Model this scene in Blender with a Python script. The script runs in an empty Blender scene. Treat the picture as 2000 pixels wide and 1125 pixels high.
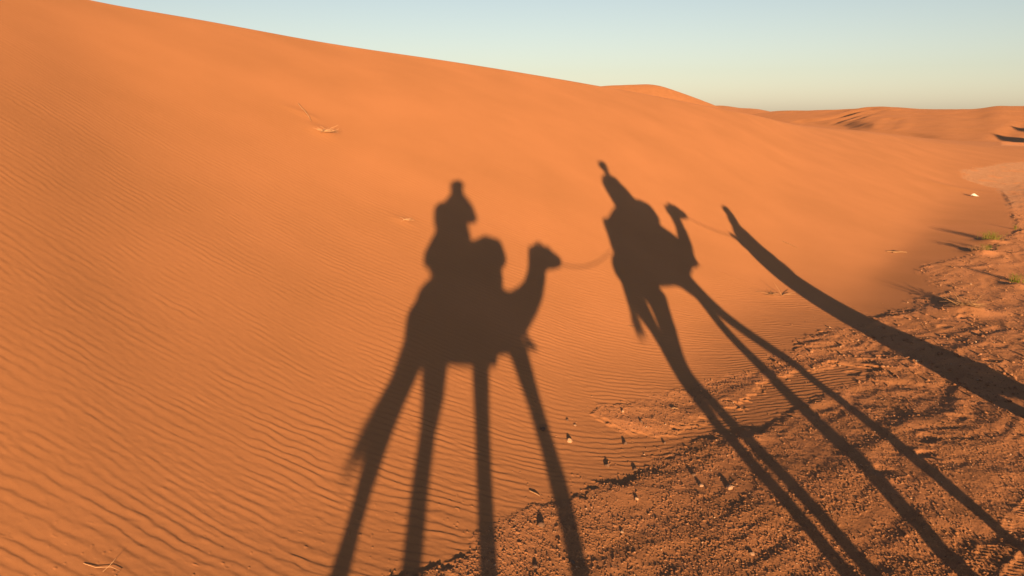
import bpy, bmesh, math, random
import numpy as np
from mathutils import Vector, Matrix

# ------------------------------------------------------------------ scene, camera, light
S = bpy.context.scene
COL = S.collection
CAMZ = 2.8                                    # eye height of a rider on a camel
F, CX, CY, HZ = 1570.0, 1000.0, 562.5, 230.0  # focal length and horizon in photo pixels
PITCH = math.atan((CY - HZ) / F)
cam_d = bpy.data.cameras.new('camera')
view = bpy.data.objects.new('view_camera', cam_d); COL.objects.link(view)
cam_d.sensor_width = 36.0
cam_d.lens = 36.0 * F / 2000.0
cam_d.clip_start = 0.02; cam_d.clip_end = 9000.0
view.location = (0, 0, CAMZ)
view.rotation_euler = (math.radians(90) - PITCH, 0, 0)
S.camera = view

SUN_EL, SUN_AZ = math.radians(5.0995), math.radians(-3.8865)   # azimuth of the shadows' direction, from +Y to +X
ce, se = math.cos(SUN_EL), math.sin(SUN_EL)
A = np.array([math.sin(SUN_AZ) * ce, math.cos(SUN_AZ) * ce, -se])   # direction the light travels
R = np.cross(A, [0, 0, 1.0]); R /= np.linalg.norm(R)
U = np.cross(R, A)

w = bpy.data.worlds.new('World'); S.world = w; w.use_nodes = True
wt = w.node_tree; wt.nodes.clear()
sky = wt.nodes.new('ShaderNodeTexSky'); sky.sky_type = 'NISHITA'; sky.sun_disc = False
sky.sun_elevation = SUN_EL
sky.sun_rotation = math.atan2(-A[0], -A[1])
sky.altitude = 700; sky.air_density = 1.0; sky.dust_density = 1.0; sky.ozone_density = 1.0
bg = wt.nodes.new('ShaderNodeBackground'); bg.inputs['Strength'].default_value = 0.065
out = wt.nodes.new('ShaderNodeOutputWorld')
hs = wt.nodes.new('ShaderNodeHueSaturation'); hs.inputs['Saturation'].default_value = 0.62   # dusty evening air
tint = wt.nodes.new('ShaderNodeMixRGB'); tint.blend_type = 'MULTIPLY'; tint.inputs[0].default_value = 1; tint.inputs[2].default_value = (.97, .99, 1.08, 1)
wt.links.new(sky.outputs[0], hs.inputs['Color']); wt.links.new(hs.outputs[0], tint.inputs[1]); wt.links.new(tint.outputs[0], bg.inputs[0]); wt.links.new(bg.outputs[0], out.inputs[0])

sd = bpy.data.lights.new('sun', 'SUN'); sd.energy = 5.0; sd.angle = math.radians(0.53)
sd.color = (1.0, 0.56, 0.24)
sun = bpy.data.objects.new('sun', sd); COL.objects.link(sun)
sun.rotation_euler = Vector(A).to_track_quat('-Z', 'Y').to_euler()
sun.location = (0, -20, 20)

S.view_settings.view_transform = 'Standard'; S.view_settings.look = 'None'
S.view_settings.gamma = 1.0
S.view_settings.exposure = 1.40
S.cycles.use_denoising = True
S.cycles.max_bounces = 5

# ------------------------------------------------------------------ helpers: tags and materials
def tag(o, label=None, cat=None, group=None, kind=None):
    if label: o['label'] = label
    if cat: o['category'] = cat
    if group: o['group'] = group
    if kind: o['kind'] = kind
    return o

def thing(name, loc, label, cat, group=None):
    o = bpy.data.objects.new(name, None); COL.objects.link(o)
    o.location = loc; o.empty_display_size = 0.1
    return tag(o, label, cat, group)

def link(name, me, m, parent=None):
    o = bpy.data.objects.new(name, me); COL.objects.link(o)
    if m is not None and not me.materials: me.materials.append(m)
    if parent is not None:
        o.parent = parent
        o.matrix_parent_inverse = Matrix.Translation(parent.location).inverted()
    return o

def mat(name, base, var=0.12, scale=40.0, rough=0.9, bump=0.0, bscale=200.0, spec=0.2, stripes=None):
    m = bpy.data.materials.new(name); m.use_nodes = True
    nt = m.node_tree; b = nt.nodes['Principled BSDF']
    tc = nt.nodes.new('ShaderNodeTexCoord')
    n = nt.nodes.new('ShaderNodeTexNoise'); n.inputs['Scale'].default_value = scale; n.inputs['Detail'].default_value = 4
    nt.links.new(tc.outputs['Object'], n.inputs['Vector'])
    cr = nt.nodes.new('ShaderNodeValToRGB')
    lo = [max(0, c * (1 - var)) for c in base]; hi = [min(1, c * (1 + var)) for c in base]
    cr.color_ramp.elements[0].position = .3; cr.color_ramp.elements[1].position = .7
    cr.color_ramp.elements[0].color = (*lo, 1); cr.color_ramp.elements[1].color = (*hi, 1)
    nt.links.new(n.outputs['Fac'], cr.inputs[0])
    src = cr.outputs[0]
    if stripes:
        wv = nt.nodes.new('ShaderNodeTexWave'); wv.inputs['Scale'].default_value = stripes[0]
        wv.bands_direction = 'Z'
        nt.links.new(tc.outputs['Object'], wv.inputs['Vector'])
        r2 = nt.nodes.new('ShaderNodeValToRGB'); r2.color_ramp.interpolation = 'CONSTANT'
        r2.color_ramp.elements[1].position = .72
        r2.color_ramp.elements[0].color = (0, 0, 0, 1); r2.color_ramp.elements[1].color = (1, 1, 1, 1)
        nt.links.new(wv.outputs['Fac'], r2.inputs[0])
        mx = nt.nodes.new('ShaderNodeMixRGB'); mx.inputs[2].default_value = (*stripes[1], 1)
        nt.links.new(r2.outputs[0], mx.inputs[0]); nt.links.new(src, mx.inputs[1]); src = mx.outputs[0]
    nt.links.new(src, b.inputs['Base Color'])
    b.inputs['Roughness'].default_value = rough
    b.inputs['Specular IOR Level'].default_value = spec
    if bump:
        n2 = nt.nodes.new('ShaderNodeTexNoise'); n2.inputs['Scale'].default_value = bscale; n2.inputs['Detail'].default_value = 3
        nt.links.new(tc.outputs['Object'], n2.inputs['Vector'])
        bp = nt.nodes.new('ShaderNodeBump'); bp.inputs['Strength'].default_value = bump; bp.inputs['Distance'].default_value = 0.01
        nt.links.new(n2.outputs['Fac'], bp.inputs['Height']); nt.links.new(bp.outputs[0], b.inputs['Normal'])
    return m

# ------------------------------------------------------------------ terrain
def ray(px, py):
    cp, sp = math.cos(PITCH), math.sin(PITCH)
    u = (px - CX) / F; v = -(py - CY) / F
    d = np.array([u, cp + v * sp, v * cp - sp]); return d / np.linalg.norm(d)

def sstep(a, b, x):
    t = np.clip((x - a) / (b - a), 0, 1); return t * t * (3 - 2 * t)

def pch(xs, ys, x):
    h = np.diff(xs); d = np.diff(ys) / h
    m = np.zeros_like(ys); m[0] = d[0]; m[-1] = d[-1]
    for i in range(1, len(xs) - 1):
        m[i] = 0 if d[i-1] * d[i] <= 0 else (h[i-1] + h[i]) / (h[i-1] / d[i] + h[i] / d[i-1])
    x = np.clip(x, xs[0], xs[-1]); k = np.clip(np.searchsorted(xs, x) - 1, 0, len(xs) - 2)
    t = (x - xs[k]) / h[k]; t2 = t * t; t3 = t2 * t
    return (2*t3-3*t2+1)*ys[k] + (t3-2*t2+t)*h[k]*m[k] + (-2*t3+3*t2)*ys[k+1] + (t3-t2)*h[k]*m[k+1]

def table(rows):
    o = []
    for p, r0, rc, yc in rows:
        d = ray(p, yc)
        o.append((math.degrees(math.atan2(d[0], d[1])), r0, rc, d[2] / math.hypot(d[0], d[1])))
    return np.array(o)

# each dune: bearing, distance of its foot, distance of its crest, how high the crest stands
T_MAIN = table([(-1500,4.2,12.5,-330),(-700,3.3,12.5,-215),(0,3.2,13.5,-42),(170,3.3,14.5,0),(400,3.6,16,41),(640,4.0,18,85),
    (900,4.6,20.5,124),(1100,6.2,23.5,157),(1190,7.0,25.5,173),(1240,7.6,26.6,181.5),(1300,8.4,28,193),(1400,10.2,30,213),(1480,11.5,33,228),
    (1550,12.6,38,247),(1650,14.5,44,256),(1750,18,50,268),(1850,30,58,283),(2000,42,64,292),(2400,60,80,285)])
T_B = table([(900,255,300,215),(1000,255,300,196),(1100,257,300,178),(1190,258,300,168),(1230,258,300,166.5),(1268,258,300,165),(1310,260,300,174.5),
    (1350,262,300,189),(1395,265,300,205.5),(1420,268,300,216),(1460,270,300,229),(1520,272,300,232)])
T_C = table([(1340,300,420,213),(1395,300,420,206),(1420,300,420,207),(1450,300,420,212),(1470,300,420,212),(1500,310,420,218),(1560,320,420,226),(1620,330,430,231)])
T_D = table([(1380,140,185,232),(1450,138,182,226),(1500,134,178,218),(1540,130,174,215.3),(1600,124,168,215),(1650,119,163,214),(1690,112,158,211.5),(1720,109,156,211),
    (1760,107,153,211.8),(1785,106,152,214.5),(1860,102,148,215),(1905,102,150,214),(1950,103,152,207),(1970,104,153,207.5),(2000,106,155,208),(2120,108,158,206),(2220,108,158,214),(2450,108,158,231)])

_fine = {}
def dune(T, x, y, behind=True):
    r = np.hypot(x, y); ph = np.degrees(np.arctan2(x, y))
    if id(T) not in _fine:                                   # smooth the outline of the dune
        g = np.arange(T[0,0] - 12, T[-1,0] + 12, .1); sg = 2.2 if T is T_MAIN else .35
        kx = np.arange(-60, 61) * .1; kk = np.exp(-.5 * (kx / sg)**2); kk /= kk.sum()
        f = [np.convolve(np.pad(pch(T[:,0], T[:,c], g), 60, 'edge'), kk, 'valid') for c in (1, 2)]
        sg2 = .9 if T is T_MAIN else .3; kk = np.exp(-.5 * (kx / sg2)**2); kk /= kk.sum()
        f.append(np.convolve(np.pad(pch(T[:,0], T[:,3], g), 60, 'edge'), kk, 'valid'))
        _fine[id(T)] = (g, f)
    g, f = _fine[id(T)]
    r0, rc, e = (np.interp(ph, g, c) for c in f)
    hc = np.maximum(CAMZ + rc * e, 0.05)
    wd = rc - r0; t = (r - r0) / wd; k = .07
    tt = k * np.log1p(np.exp(np.clip(t / k, -40, 40)))
    s = np.minimum(tt, 1.0)
    z = hc * s * (1 + .3 * s - .3 * s * s)
    d = np.maximum(r - rc, 0)
    z = z + .42 * hc / wd * d * np.exp(-d / (.18 * wd)) - hc * sstep(0, 2.6 * wd, d)
    return np.maximum(z, 0), ph

def main_h(x, y):
    z, ph = dune(T_MAIN, x, y)
    return z * sstep(-150, -85, ph) * (1 - sstep(60, 75, ph))

def _hash(i, j, seed):
    n = (i.astype(np.int64) * 374761393 + j.astype(np.int64) * 668265263 + seed * 1442695041) & 0xffffffff
    n = ((n ^ (n >> 13)) * 1274126177) & 0xffffffff
    return (((n ^ (n >> 16)) & 0xffff).astype(np.float32) / 65535.0) * 2 - 1

def vnoise(x, y, seed=0):
    i = np.floor(x); j = np.floor(y); u = (x - i).astype(np.float32); v = (y - j).astype(np.float32)
    i = i.astype(np.int64); j = j.astype(np.int64)
    u = u * u * (3 - 2 * u); v = v * v * (3 - 2 * v)
    a = _hash(i, j, seed); b = _hash(i + 1, j, seed); c = _hash(i, j + 1, seed); d = _hash(i + 1, j + 1, seed)
    return (a * (1 - u) + b * u) * (1 - v) + (c * (1 - u) + d * u) * v

def fbm(x, y, seed, octs=3, gain=.5):
    s = 0; a = 1.0; n = 0
    for o in range(octs):
        cs, sn = math.cos(o * 1.3), math.sin(o * 1.3)
        s = s + a * vnoise((x * cs - y * sn) * 2**o + 17.3 * o, (x * sn + y * cs) * 2**o - 9.1 * o, seed + o); n += a; a *= gain
    return s / n

def ground_hit(px, py, zf=None):
    zf = zf or (lambda x, y: main_h(x, y))
    d = ray(px, py); t = np.geomspace(1.5, 900, 6000)
    P = np.array([0, 0, CAMZ]) + d * t[:, None]
    f = P[:, 2] - zf(P[:, 0], P[:, 1]); i = int(np.argmax(f < 0))
    k = f[i-1] / (f[i-1] - f[i]); return P[i-1] * (1 - k) + P[i] * k

_rp = random.Random(21); PRINTS = []
for _px0, _py0, _n in ((1735, 700, 4), (1850, 640, 5), (1920, 700, 5), (1840, 860, 4)):
    _P = ground_hit(_px0, _py0)
    for _k in range(_n):
        PRINTS.append((_P[0] + (_k - 2) * .52 * .72 + _rp.gauss(0, .1), _P[1] + (_k - 2) * .52 * .69 + _rp.gauss(0, .1), _rp.uniform(.05, .085), _rp.uniform(.006, .011)))

# outline of the stony crusted flat (the rest is loose sand)
_px = [(600,1180),(780,1112),(830,1095),(900,1062),(980,1015),(1050,985),(1110,962),(1190,940),(1250,915),(1300,890),(1380,862),(1420,852),
 (1500,845),(1560,795),(1600,775),(1680,742),(1705,722),(1640,716),(1560,734),(1480,765),(1420,800),(1350,835),(1280,850),(1230,845),(1190,830),
 (1160,812),(1180,798),(1240,782),(1330,760),(1385,740),(1480,722),(1520,692),(1570,665),(1640,640),(1720,618),(1790,602),(1780,585),(1850,566),
 (1800,530),(1800,520),(1870,505),(1925,490),(1950,470),(1985,450),(1972,420),(1962,390),(1945,368),(1880,350),(1880,332),(1960,318),(2060,312)]
GRAVEL = np.array([ground_hit(*p)[:2] for p in _px] + [(60, 60), (60, -30), (-7, -30), (-6, 0), (-3.5, 2.6)])

def poly_sd(P, x, y):
    d2 = np.full(x.shape, 1e9, np.float32); inside = np.zeros(x.shape, bool)
    n = len(P)
    for i in range(n):
        ax, ay = P[i]; bx, by = P[(i + 1) % n]
        ex, ey = bx - ax, by - ay; L = ex * ex + ey * ey + 1e-12
        t = np.clip(((x - ax) * ex + (y - ay) * ey) / L, 0, 1)
        dx = x - ax - t * ex; dy = y - ay - t * ey
        d2 = np.minimum(d2, dx * dx + dy * dy)
        c = ((ay > y) != (by > y)) & (x < ex * (y - ay) / (ey + 1e-12) + ax)
        inside ^= c
    return np.where(inside, np.sqrt(d2), -np.sqrt(d2))

def detail(x, y):
    """height over the smooth base, and how stony the spot is"""
    x = x.astype(np.float64); y = y.astype(np.float64)
    r = np.hypot(x, y)
    cell = np.where(r < 13, r * .0012, r * .0036)
    def res(lam): return np.clip(1.6 - 4.0 * cell / lam, 0, 1)      # leave out what the sheet is too coarse to carry
    z = np.zeros_like(x)
    near = r < 70
    sd = np.full(x.shape, 20.0)
    sd[near] = poly_sd(GRAVEL, x[near], y[near])
    sd[~near & (y > 0) & (x < y * .6)] = -5
    sdn = sd + .16 * fbm(x * 2.6, y * 2.6, 5, 3) + .09 * fbm(x * 13, y * 13, 8, 3) * np.clip(r / 5, .7, 3)
    G = sstep(-.03, .06, sdn) 
    # patches of blown sand on the flat
    c45, s45 = math.cos(math.radians(44)), math.sin(math.radians(44))
    al = x * c45 + y * s45; ac = -x * s45 + y * c45
    patch = fbm(al * .9, ac * 3.0, 40, 3)
    sandy = sstep(.25, .5, patch) * .5
    G2 = G * (1 - sandy)
    # worn, trodden ridges along the caravan's way
    q = al * 1.3 + .8 * vnoise(x * 2, y * 2, 3); q2 = ac * 5.2 + 1.2 * vnoise(x * 1.4, y * 1.4, 4)
    ridg = fbm(q, q2, 21, 2, .35)
    lump = fbm(x * 6, y * 6, 23, 3)
    big = fbm(al * .35, ac * .8, 27, 2)
    z += G * (.011 + (.008 + .010 * sstep(2, 5, x) * (1 - sstep(7.5, 13, r))) * ridg + .0035 * lump + (.026 - .012 * sstep(9, 16, r)) * big) * np.clip(sd * 4 + .4, .3, 1)
    # hoof prints on the flat
    # clods and grit
    z += (G2 + .12 * (G - G2)) * .0016 * 1.6 * np.clip(vnoise(x / .06, y / .06, 31), -.3, 1) * res(.07)
    k = (G2 > .02) & (r < 16) & (r > 2.5)
    if k.any():
        xx, yy = x[k] + .008 * vnoise(x[k] * 60, y[k] * 60, 91), y[k]
        fill = .55 + .45 * np.clip(1.5 * fbm(xx * 2.2, yy * 2.2, 92, 3) + .6, 0, 1)      # crumbs lie denser in places
        add = np.zeros(xx.shape)
        for cl, hh, sdd, dens in ((.020, .0054, 110, .80), (.033, .0076, 130, .34), (.075, .012, 150, .06)):
            i0 = np.floor(xx / cl); j0 = np.floor(yy / cl); best = np.zeros(xx.shape)
            for di in (-1, 0, 1):
                for dj in (-1, 0, 1):
                    a = (i0 + di).astype(np.int64); b = (j0 + dj).astype(np.int64)
                    h1, h2, h3 = _hash(a, b, sdd), _hash(a, b, sdd + 1), _hash(a, b, sdd + 2)
                    px_ = (i0 + di + .5 + .35 * h1) * cl; py_ = (j0 + dj + .5 + .35 * h2) * cl
                    rad = cl * (.34 + .16 * h3)
                    q = 1 - ((xx - px_)**2 + (yy - py_)**2) / (rad * rad)
                    on = (h3 * .5 + .5) < dens * fill
                    best = np.maximum(best, np.where(on & (q > 0), np.sqrt(np.maximum(q, 0)) * (.55 + .45 * h1), 0))
            add = np.maximum(add, best * hh)
        z[k] += add * (G2[k] * .9 + .1 * G[k]) * np.clip(1.8 - 4.0 * cell[k] / .055, 0, 1)
    rimm = np.clip(.55 + 1.2 * fbm(x * 1.3, y * 1.3, 93, 2), 0, 1.2)
    z += .012 * (1 - .75 * sstep(8, 15, r)) * rimm * sstep(-.03, .05, sdn + .03 * vnoise(x * 25, y * 25, 94)) * np.exp(-np.maximum(sdn, 0) / .40) * (sd < 3) * sstep(0, .1, G)
    # lone grains thrown on the sand next to the crust
    nn = vnoise(x / .022, y / .022, 37)
    edge = np.exp(-np.abs(sd) / .35) * (1 - G)
    z += edge * sstep(.72, .95, nn) * .010 * res(.03) * sstep(.1, .5, fbm(x * 2, y * 2, 38, 2) + .3)
    # hoof and foot prints trodden into the crust
    for hx, hy, hr, hd in PRINTS:
        m = (np.abs(x - hx) < .5) & (np.abs(y - hy) < .5)
        if m.any():
            dx, dy = x[m] - hx, y[m] - hy
            u_ = (dx * c45 + dy * s45) / 1.35; v_ = -dx * s45 + dy * c45
            d_ = np.hypot(u_, v_) / hr * (1 + .3 * vnoise(x[m] * 11, y[m] * 11, 97) + .15 * vnoise(x[m] * 27, y[m] * 27, 98))
            z[m] += hd * (-np.exp(-d_**3) + .3 * np.exp(-((d_ - 1.35) / .45)**2) * (1 + vnoise(x[m] * 9, y[m] * 9, 99)))
    # wind ripples
    cx = .09 * x + .27 * np.sqrt((x + .3)**2 + .36) - .012 * np.clip(-x - 2, 0, 9)**2 * 2
    lam = .112 * (1 + .18 * vnoise(x * .35, y * .35, 50))
    ph = (y - cx) / .078 + 1.0 * fbm(x * .9, y * 1.6, 51, 3) + .45 * fbm(x * 4.0, y * 5.5, 53, 3) + .13 * vnoise(x * 13, y * 9, 54)
    ph2 = (y - cx * .8 + .16 * x) / .064 + 1.1 * fbm(x * 1.6, y * 1.9, 57, 3)
    mixv = sstep(-.35, .45, fbm(x * 1.9, y * 3.2, 59, 2))
    def prof(p):
        f = p - np.floor(p)
        k = .68                                             # gentle towards the viewer, steep beyond
        return np.where(f < k, .5 - .5 * np.cos(math.pi * f / k), .5 + .5 * np.cos(math.pi * (f - k) / (1 - k)))
    rip = prof(ph) * (1 - .55 * mixv) + prof(ph2) * .5 * mixv
    ampn = .62 + .62 * fbm(x * 3.4, y * 6.0, 61, 3)
    soft = 1 - .45 * sstep(9, 22, r)
    z += (1 - G) * res(.1) * (.0025 + .0017 * sstep(-2.5, -.2, x) + .0012 * np.exp(-((sd + .9) / .8)**2)) * np.clip(ampn, .12, 1.3) * rip * soft
    z += (1 - G) * .0012 * fbm(x * 22, y * 30, 63, 2) * res(.04)
    z += (.009 - .0082 * sstep(8, 14, r)) * fbm(x * .5, y * .7, 65, 2) * (1 - .5 * G)    # slow swells of the sand
    # tyre marks
    p1 = ground_hit(1905, 1122)[:2]; p2 = ground_hit(2000, 1018)[:2]
    dv = (p2 - p1) / np.linalg.norm(p2 - p1)
    ta = (x - p1[0]) * dv[0] + (y - p1[1]) * dv[1]; tc = -(x - p1[0]) * dv[1] + (y - p1[1]) * dv[0]
    for off in (0.0, -.20, -.95, -1.15):
        u = tc - off
        band = np.exp(-(u / .085)**4) * sstep(-1.6, -1.1, ta) * (1 - sstep(1.1, 1.9, ta)) 
        lug = np.where(((ta + .7 * np.abs(u)) / .052 + (u > 0) * .5) % 1 < .5, 1.0, 0.0)
        crumb = sstep(-.35, .35, fbm(x * 7 + off * 9, y * 7, 95, 3))
        z += band * (-.003 + .006 * crumb * lug * (np.abs(u) > .018)) * 1.0 + .007 * crumb * np.exp(-((np.abs(u) - .105 - .012 * vnoise(x * 20, y * 20, 96)) / .018)**2) * sstep(-1.6, -1.1, ta) * (1 - sstep(1.1, 1.9, ta))
    return z, G2, G

# small hummocks of sand held by twigs; (px, py, radius, height)
HUMMOCKS = [(630,258,.20,.045,.9),(592,222,.13,.02,1.8),(788,432,.10,.018,1.2),(1937,472,.28,.05,1.0),(1916,494,.25,.06,1.0),(1885,608,.30,.06,1.2),(1505,576,.14,.015,1.4),(1985,560,.2,.04,1.),(1868,368,.5,.05,2.0)]
HM = [(ground_hit(a, b), r_, h_, st) for a, b, r_, h_, st in HUMMOCKS]
def hummocks(x, y):
    z = np.zeros_like(x)
    for P, r_, h_, st in HM:
        dx = x - P[0]; dy = y - P[1]
        m = (np.abs(dx) < 4 * r_ * st) & (np.abs(dy) < 4 * r_ * st)
        z[m] += h_ * np.exp(-((dx[m] / (r_ * st))**2 + (dy[m] / r_)**2))
    return z

def surf(x, y, full=False):
    x = np.atleast_1d(np.asarray(x, float)); y = np.atleast_1d(np.asarray(y, float))
    d, G2, G = detail(x, y)
    z = main_h(x, y) + d + hummocks(x, y)
    return (z, G2, G) if full else z

def sheet(az, rr, fn):
    """a fan-shaped sheet, finer near the rider; returns vertex arrays and quads"""
    AZ, RR = np.meshgrid(np.radians(az), rr)
    x = (RR * np.sin(AZ)).ravel(); y = (RR * np.cos(AZ)).ravel()
    n, m = len(rr), len(az)
    idx = np.arange(n * m).reshape(n, m)
    q = np.stack([idx[:-1, :-1], idx[:-1, 1:], idx[1:, 1:], idx[1:, :-1]], -1).reshape(-1, 4)[:, ::-1]
    return x, y, q

def mesh_np(name, co, quads, attrs=None):
    used = np.unique(quads); remap = np.full(len(co), -1, np.int64); remap[used] = np.arange(len(used))
    co = co[used]; quads = remap[quads]
    me = bpy.data.meshes.new(name)
    me.vertices.add(len(co)); me.vertices.foreach_set('co', co.astype(np.float32).ravel())
    me.loops.add(quads.size); me.loops.foreach_set('vertex_index', quads.astype(np.int32).ravel())
    me.polygons.add(len(quads)); me.polygons.foreach_set('loop_start', np.arange(0, quads.size, 4, dtype=np.int32))
    me.polygons.foreach_set('use_smooth', np.ones(len(quads), bool))
    me.update(calc_edges=True)
    for k, v in (attrs or {}).items():
        a = me.attributes.new(k, 'FLOAT', 'POINT'); a.data.foreach_set('value', v[used].astype(np.float32))
    return me

def sand_material(name):
    m = bpy.data.materials.new(name); m.use_nodes = True
    nt = m.node_tree; L = nt.links.new; b = nt.nodes['Principled BSDF']
    b.inputs['Roughness'].default_value = 0.95; b.inputs['Specular IOR Level'].default_value = 0.1
    geo = nt.nodes.new('ShaderNodeNewGeometry')
    at = nt.nodes.new('ShaderNodeAttribute'); at.attribute_name = 'stony'
    def noise(scale, det=3, rough=.5):
        n = nt.nodes.new('ShaderNodeTexNoise'); n.inputs['Scale'].default_value = scale
        n.inputs['Detail'].default_value = det; n.inputs['Roughness'].default_value = rough
        L(geo.outputs['Position'], n.inputs['Vector']); return n
    def ramp(src, stops):
        c = nt.nodes.new('ShaderNodeValToRGB'); e = c.color_ramp.elements
        e[0].position, e[0].color = stops[0][0], (*stops[0][1], 1); e[1].position, e[1].color = stops[-1][0], (*stops[-1][1], 1)
        for p, col in stops[1:-1]:
            k = e.new(p); k.color = (*col, 1)
        L(src, c.inputs[0]); return c
    def mix(f, a, c_, mode='MIX'):
        x = nt.nodes.new('ShaderNodeMixRGB'); x.blend_type = mode
        if isinstance(f, float): x.inputs[0].default_value = f
        else: L(f, x.inputs[0])
        L(a, x.inputs[1]); L(c_, x.inputs[2]); return x.outputs[0]
    s1 = ramp(noise(.6, 4).outputs['Fac'], [(.3, (.262, .128, .060)), (.7, (.300, .145, .070))])
    s2 = ramp(noise(900, 2).outputs['Fac'], [(.3, (.82, .82, .82)), (.7, (1.12, 1.12, 1.12))])
    sand = mix(1.0, s1.outputs[0], s2.outputs[0], 'MULTIPLY')
    g1 = ramp(noise(2.2, 5).outputs['Fac'], [(.3, (.26, .130, .064)), (.7, (.32, .156, .080))])
    g2 = ramp(noise(95, 4, .65).outputs['Fac'], [(.28, (.55, .55, .56)), (.5, (1, 1, 1)), (.66, (1.05, 1.05, 1.05)), (.76, (1.5, 1.65, 1.75))])
    grav = mix(1.0, g1.outputs[0], g2.outputs[0], 'MULTIPLY')
    pl = nt.nodes.new('ShaderNodeAttribute'); pl.attribute_name = 'pale'
    g3 = ramp(noise(6, 6, .7).outputs['Fac'], [(.35, (.15, .088, .056)), (.6, (.215, .135, .09))])
    grav = mix(pl.outputs['Fac'], grav, g3.outputs[0])
    L(mix(at.outputs['Fac'], sand, grav), b.inputs['Base Color'])
    mr = nt.nodes.new('ShaderNodeMapRange'); mr.inputs['To Min'].default_value = .5; mr.inputs['To Max'].default_value = 1.0   # crust is rougher than blown sand
    L(at.outputs['Fac'], mr.inputs['Value']); L(mr.outputs[0], b.inputs['Diffuse Roughness'])
    # grain too fine for the mesh
    mul = nt.nodes.new('ShaderNodeMath'); mul.operation = 'MULTIPLY'
    L(noise(150, 4, .65).outputs['Fac'], mul.inputs[0]); L(at.outputs['Fac'], mul.inputs[1])
    bp = nt.nodes.new('ShaderNodeBump'); bp.inputs['Strength'].default_value = .6; bp.inputs['Distance'].default_value = .005
    L(mul.outputs[0], bp.inputs['Height'])
    bp2 = nt.nodes.new('ShaderNodeBump'); bp2.inputs['Strength'].default_value = .25; bp2.inputs['Distance'].default_value = .0015
    L(noise(420, 2, .6).outputs['Fac'], bp2.inputs['Height']); L(bp.outputs[0], bp2.inputs['Normal'])
    L(bp2.outputs[0], b.inputs['Normal'])
    return m

SAND = sand_material('sand')

def build_ground():
    az = np.concatenate([np.linspace(-180, -40, 80), np.linspace(-39, -36.2, 8), np.linspace(-36, 36, 1250), np.linspace(36.2, 39, 8), np.linspace(40, 180, 80)])
    rr = np.concatenate([[.02], np.linspace(.4, 3.4, 20), np.geomspace(3.5, 13, 1120), np.geomspace(13.05, 70, 480), np.geomspace(72, 6000, 70)])
    x, y, q = sheet(az, rr, None)
    z, G2, G = surf(x, y, True)
    base = main_h(x, y)
    r = np.hypot(x, y)
    z[r > 60] = base[r > 60]
    co = np.stack([x, y, z], -1)
    sel = (base[q].max(1) > .03) & (r[q].max(1) < 250) & (G[q].max(1) < .5)
    a = {'stony': G2, 'pale': G2 * sstep(27, 38, r + 4 * fbm(x * .3, y * .3, 90, 3)) * (r < 75) * .8}
    tag(link('dune', mesh_np('dune', co, q[sel], a), SAND), kind='structure')
    tag(link('ground', mesh_np('ground', co, q[~sel], a), SAND), kind='structure')

def far_z(x, y):
    z = np.zeros_like(x)
    for T in (T_B, T_C, T_D):
        h, ph = dune(T, x, y)
        lim = sstep(T[0, 0] - 4, T[0, 0], ph) * (1 - sstep(T[-1, 0], T[-1, 0] + 8, ph))
        z = np.maximum(z, h * lim)
    z += .35 * fbm(x * .03, y * .05, 70, 3) * sstep(.3, 3, z) 
    z += .12 * fbm(x * .2, y * .3, 74, 3) * sstep(.3, 2, z)
    return z

def build_far():
    az = np.concatenate([np.linspace(-8, 8, 200), np.linspace(8.02, 33, 1100), np.linspace(33.1, 60, 120)]); rr = np.concatenate([np.linspace(50, 200, 420), np.geomspace(201, 900, 160)])
    x, y, q = sheet(az, rr, None)
    z = far_z(x, y) - .05
    # a dune beside the frame that throws its long shadow over the plain
    for lt, ad, hh, rw in ((63.5, 50.0, 4.9, 11.0), (71, 56.0, 5.9, 12.0), (82, 64, 6.6, 15.0)):
        P = lt * R + ad * A
        d = np.hypot(x - P[0], (y - P[1]) * .8); z = np.maximum(z, hh * np.clip(1 - d / rw, 0, 1)**1.2 - .05)
    # wheel tracks and wind-cut edges on the far dunes
    for px_, wd_, dp_ in (([(1694,212.5),(1672,219),(1645,227),(1605,234),(1572,236)], 1.5, .55), ([(1716,213),(1690,221),(1660,231),(1640,237)], 1.0, .3), ([(1726,214),(1700,223),(1672,233)], .9, .3),
                          ([(1738,232),(1730,240),(1724,249)], .8, .3), ([(1754,233),(1748,241),(1742,250)], .8, .3), ([(2000,240),(1985,250),(1968,262),(1950,273)], .9, .25), ([(1560,237),(1640,244),(1700,251),(1760,262),(1830,271),(1900,281),(1960,290)], 1.2, .2)):
        L_ = []
        for a_, b_ in px_:
            h_ = ground_hit(a_, b_, far_z); L_.append(h_[:2])
        d2 = np.full(x.shape, 1e9)
        for (ax, ay), (bx, by) in zip(L_[:-1], L_[1:]):
            ex, ey = bx - ax, by - ay; t_ = np.clip(((x - ax) * ex + (y - ay) * ey) / (ex * ex + ey * ey + 1e-9), 0, 1)
            d2 = np.minimum(d2, (x - ax - t_ * ex)**2 + (y - ay - t_ * ey)**2)
        z = z + np.where(z > .1, -.45 * dp_ * np.exp(-d2 / (wd_ * wd_)) + .2 * dp_ * np.exp(-(np.sqrt(d2) - 1.8 * wd_)**2 / (wd_ * wd_)), 0)
    co = np.stack([x, y, z], -1)
    sel = z[q].max(1) > 0
    tag(link('hills', mesh_np('hills', co, q[sel], {'stony': np.zeros(len(x)), 'pale': np.zeros(len(x))}), SAND), kind='structure')


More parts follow.
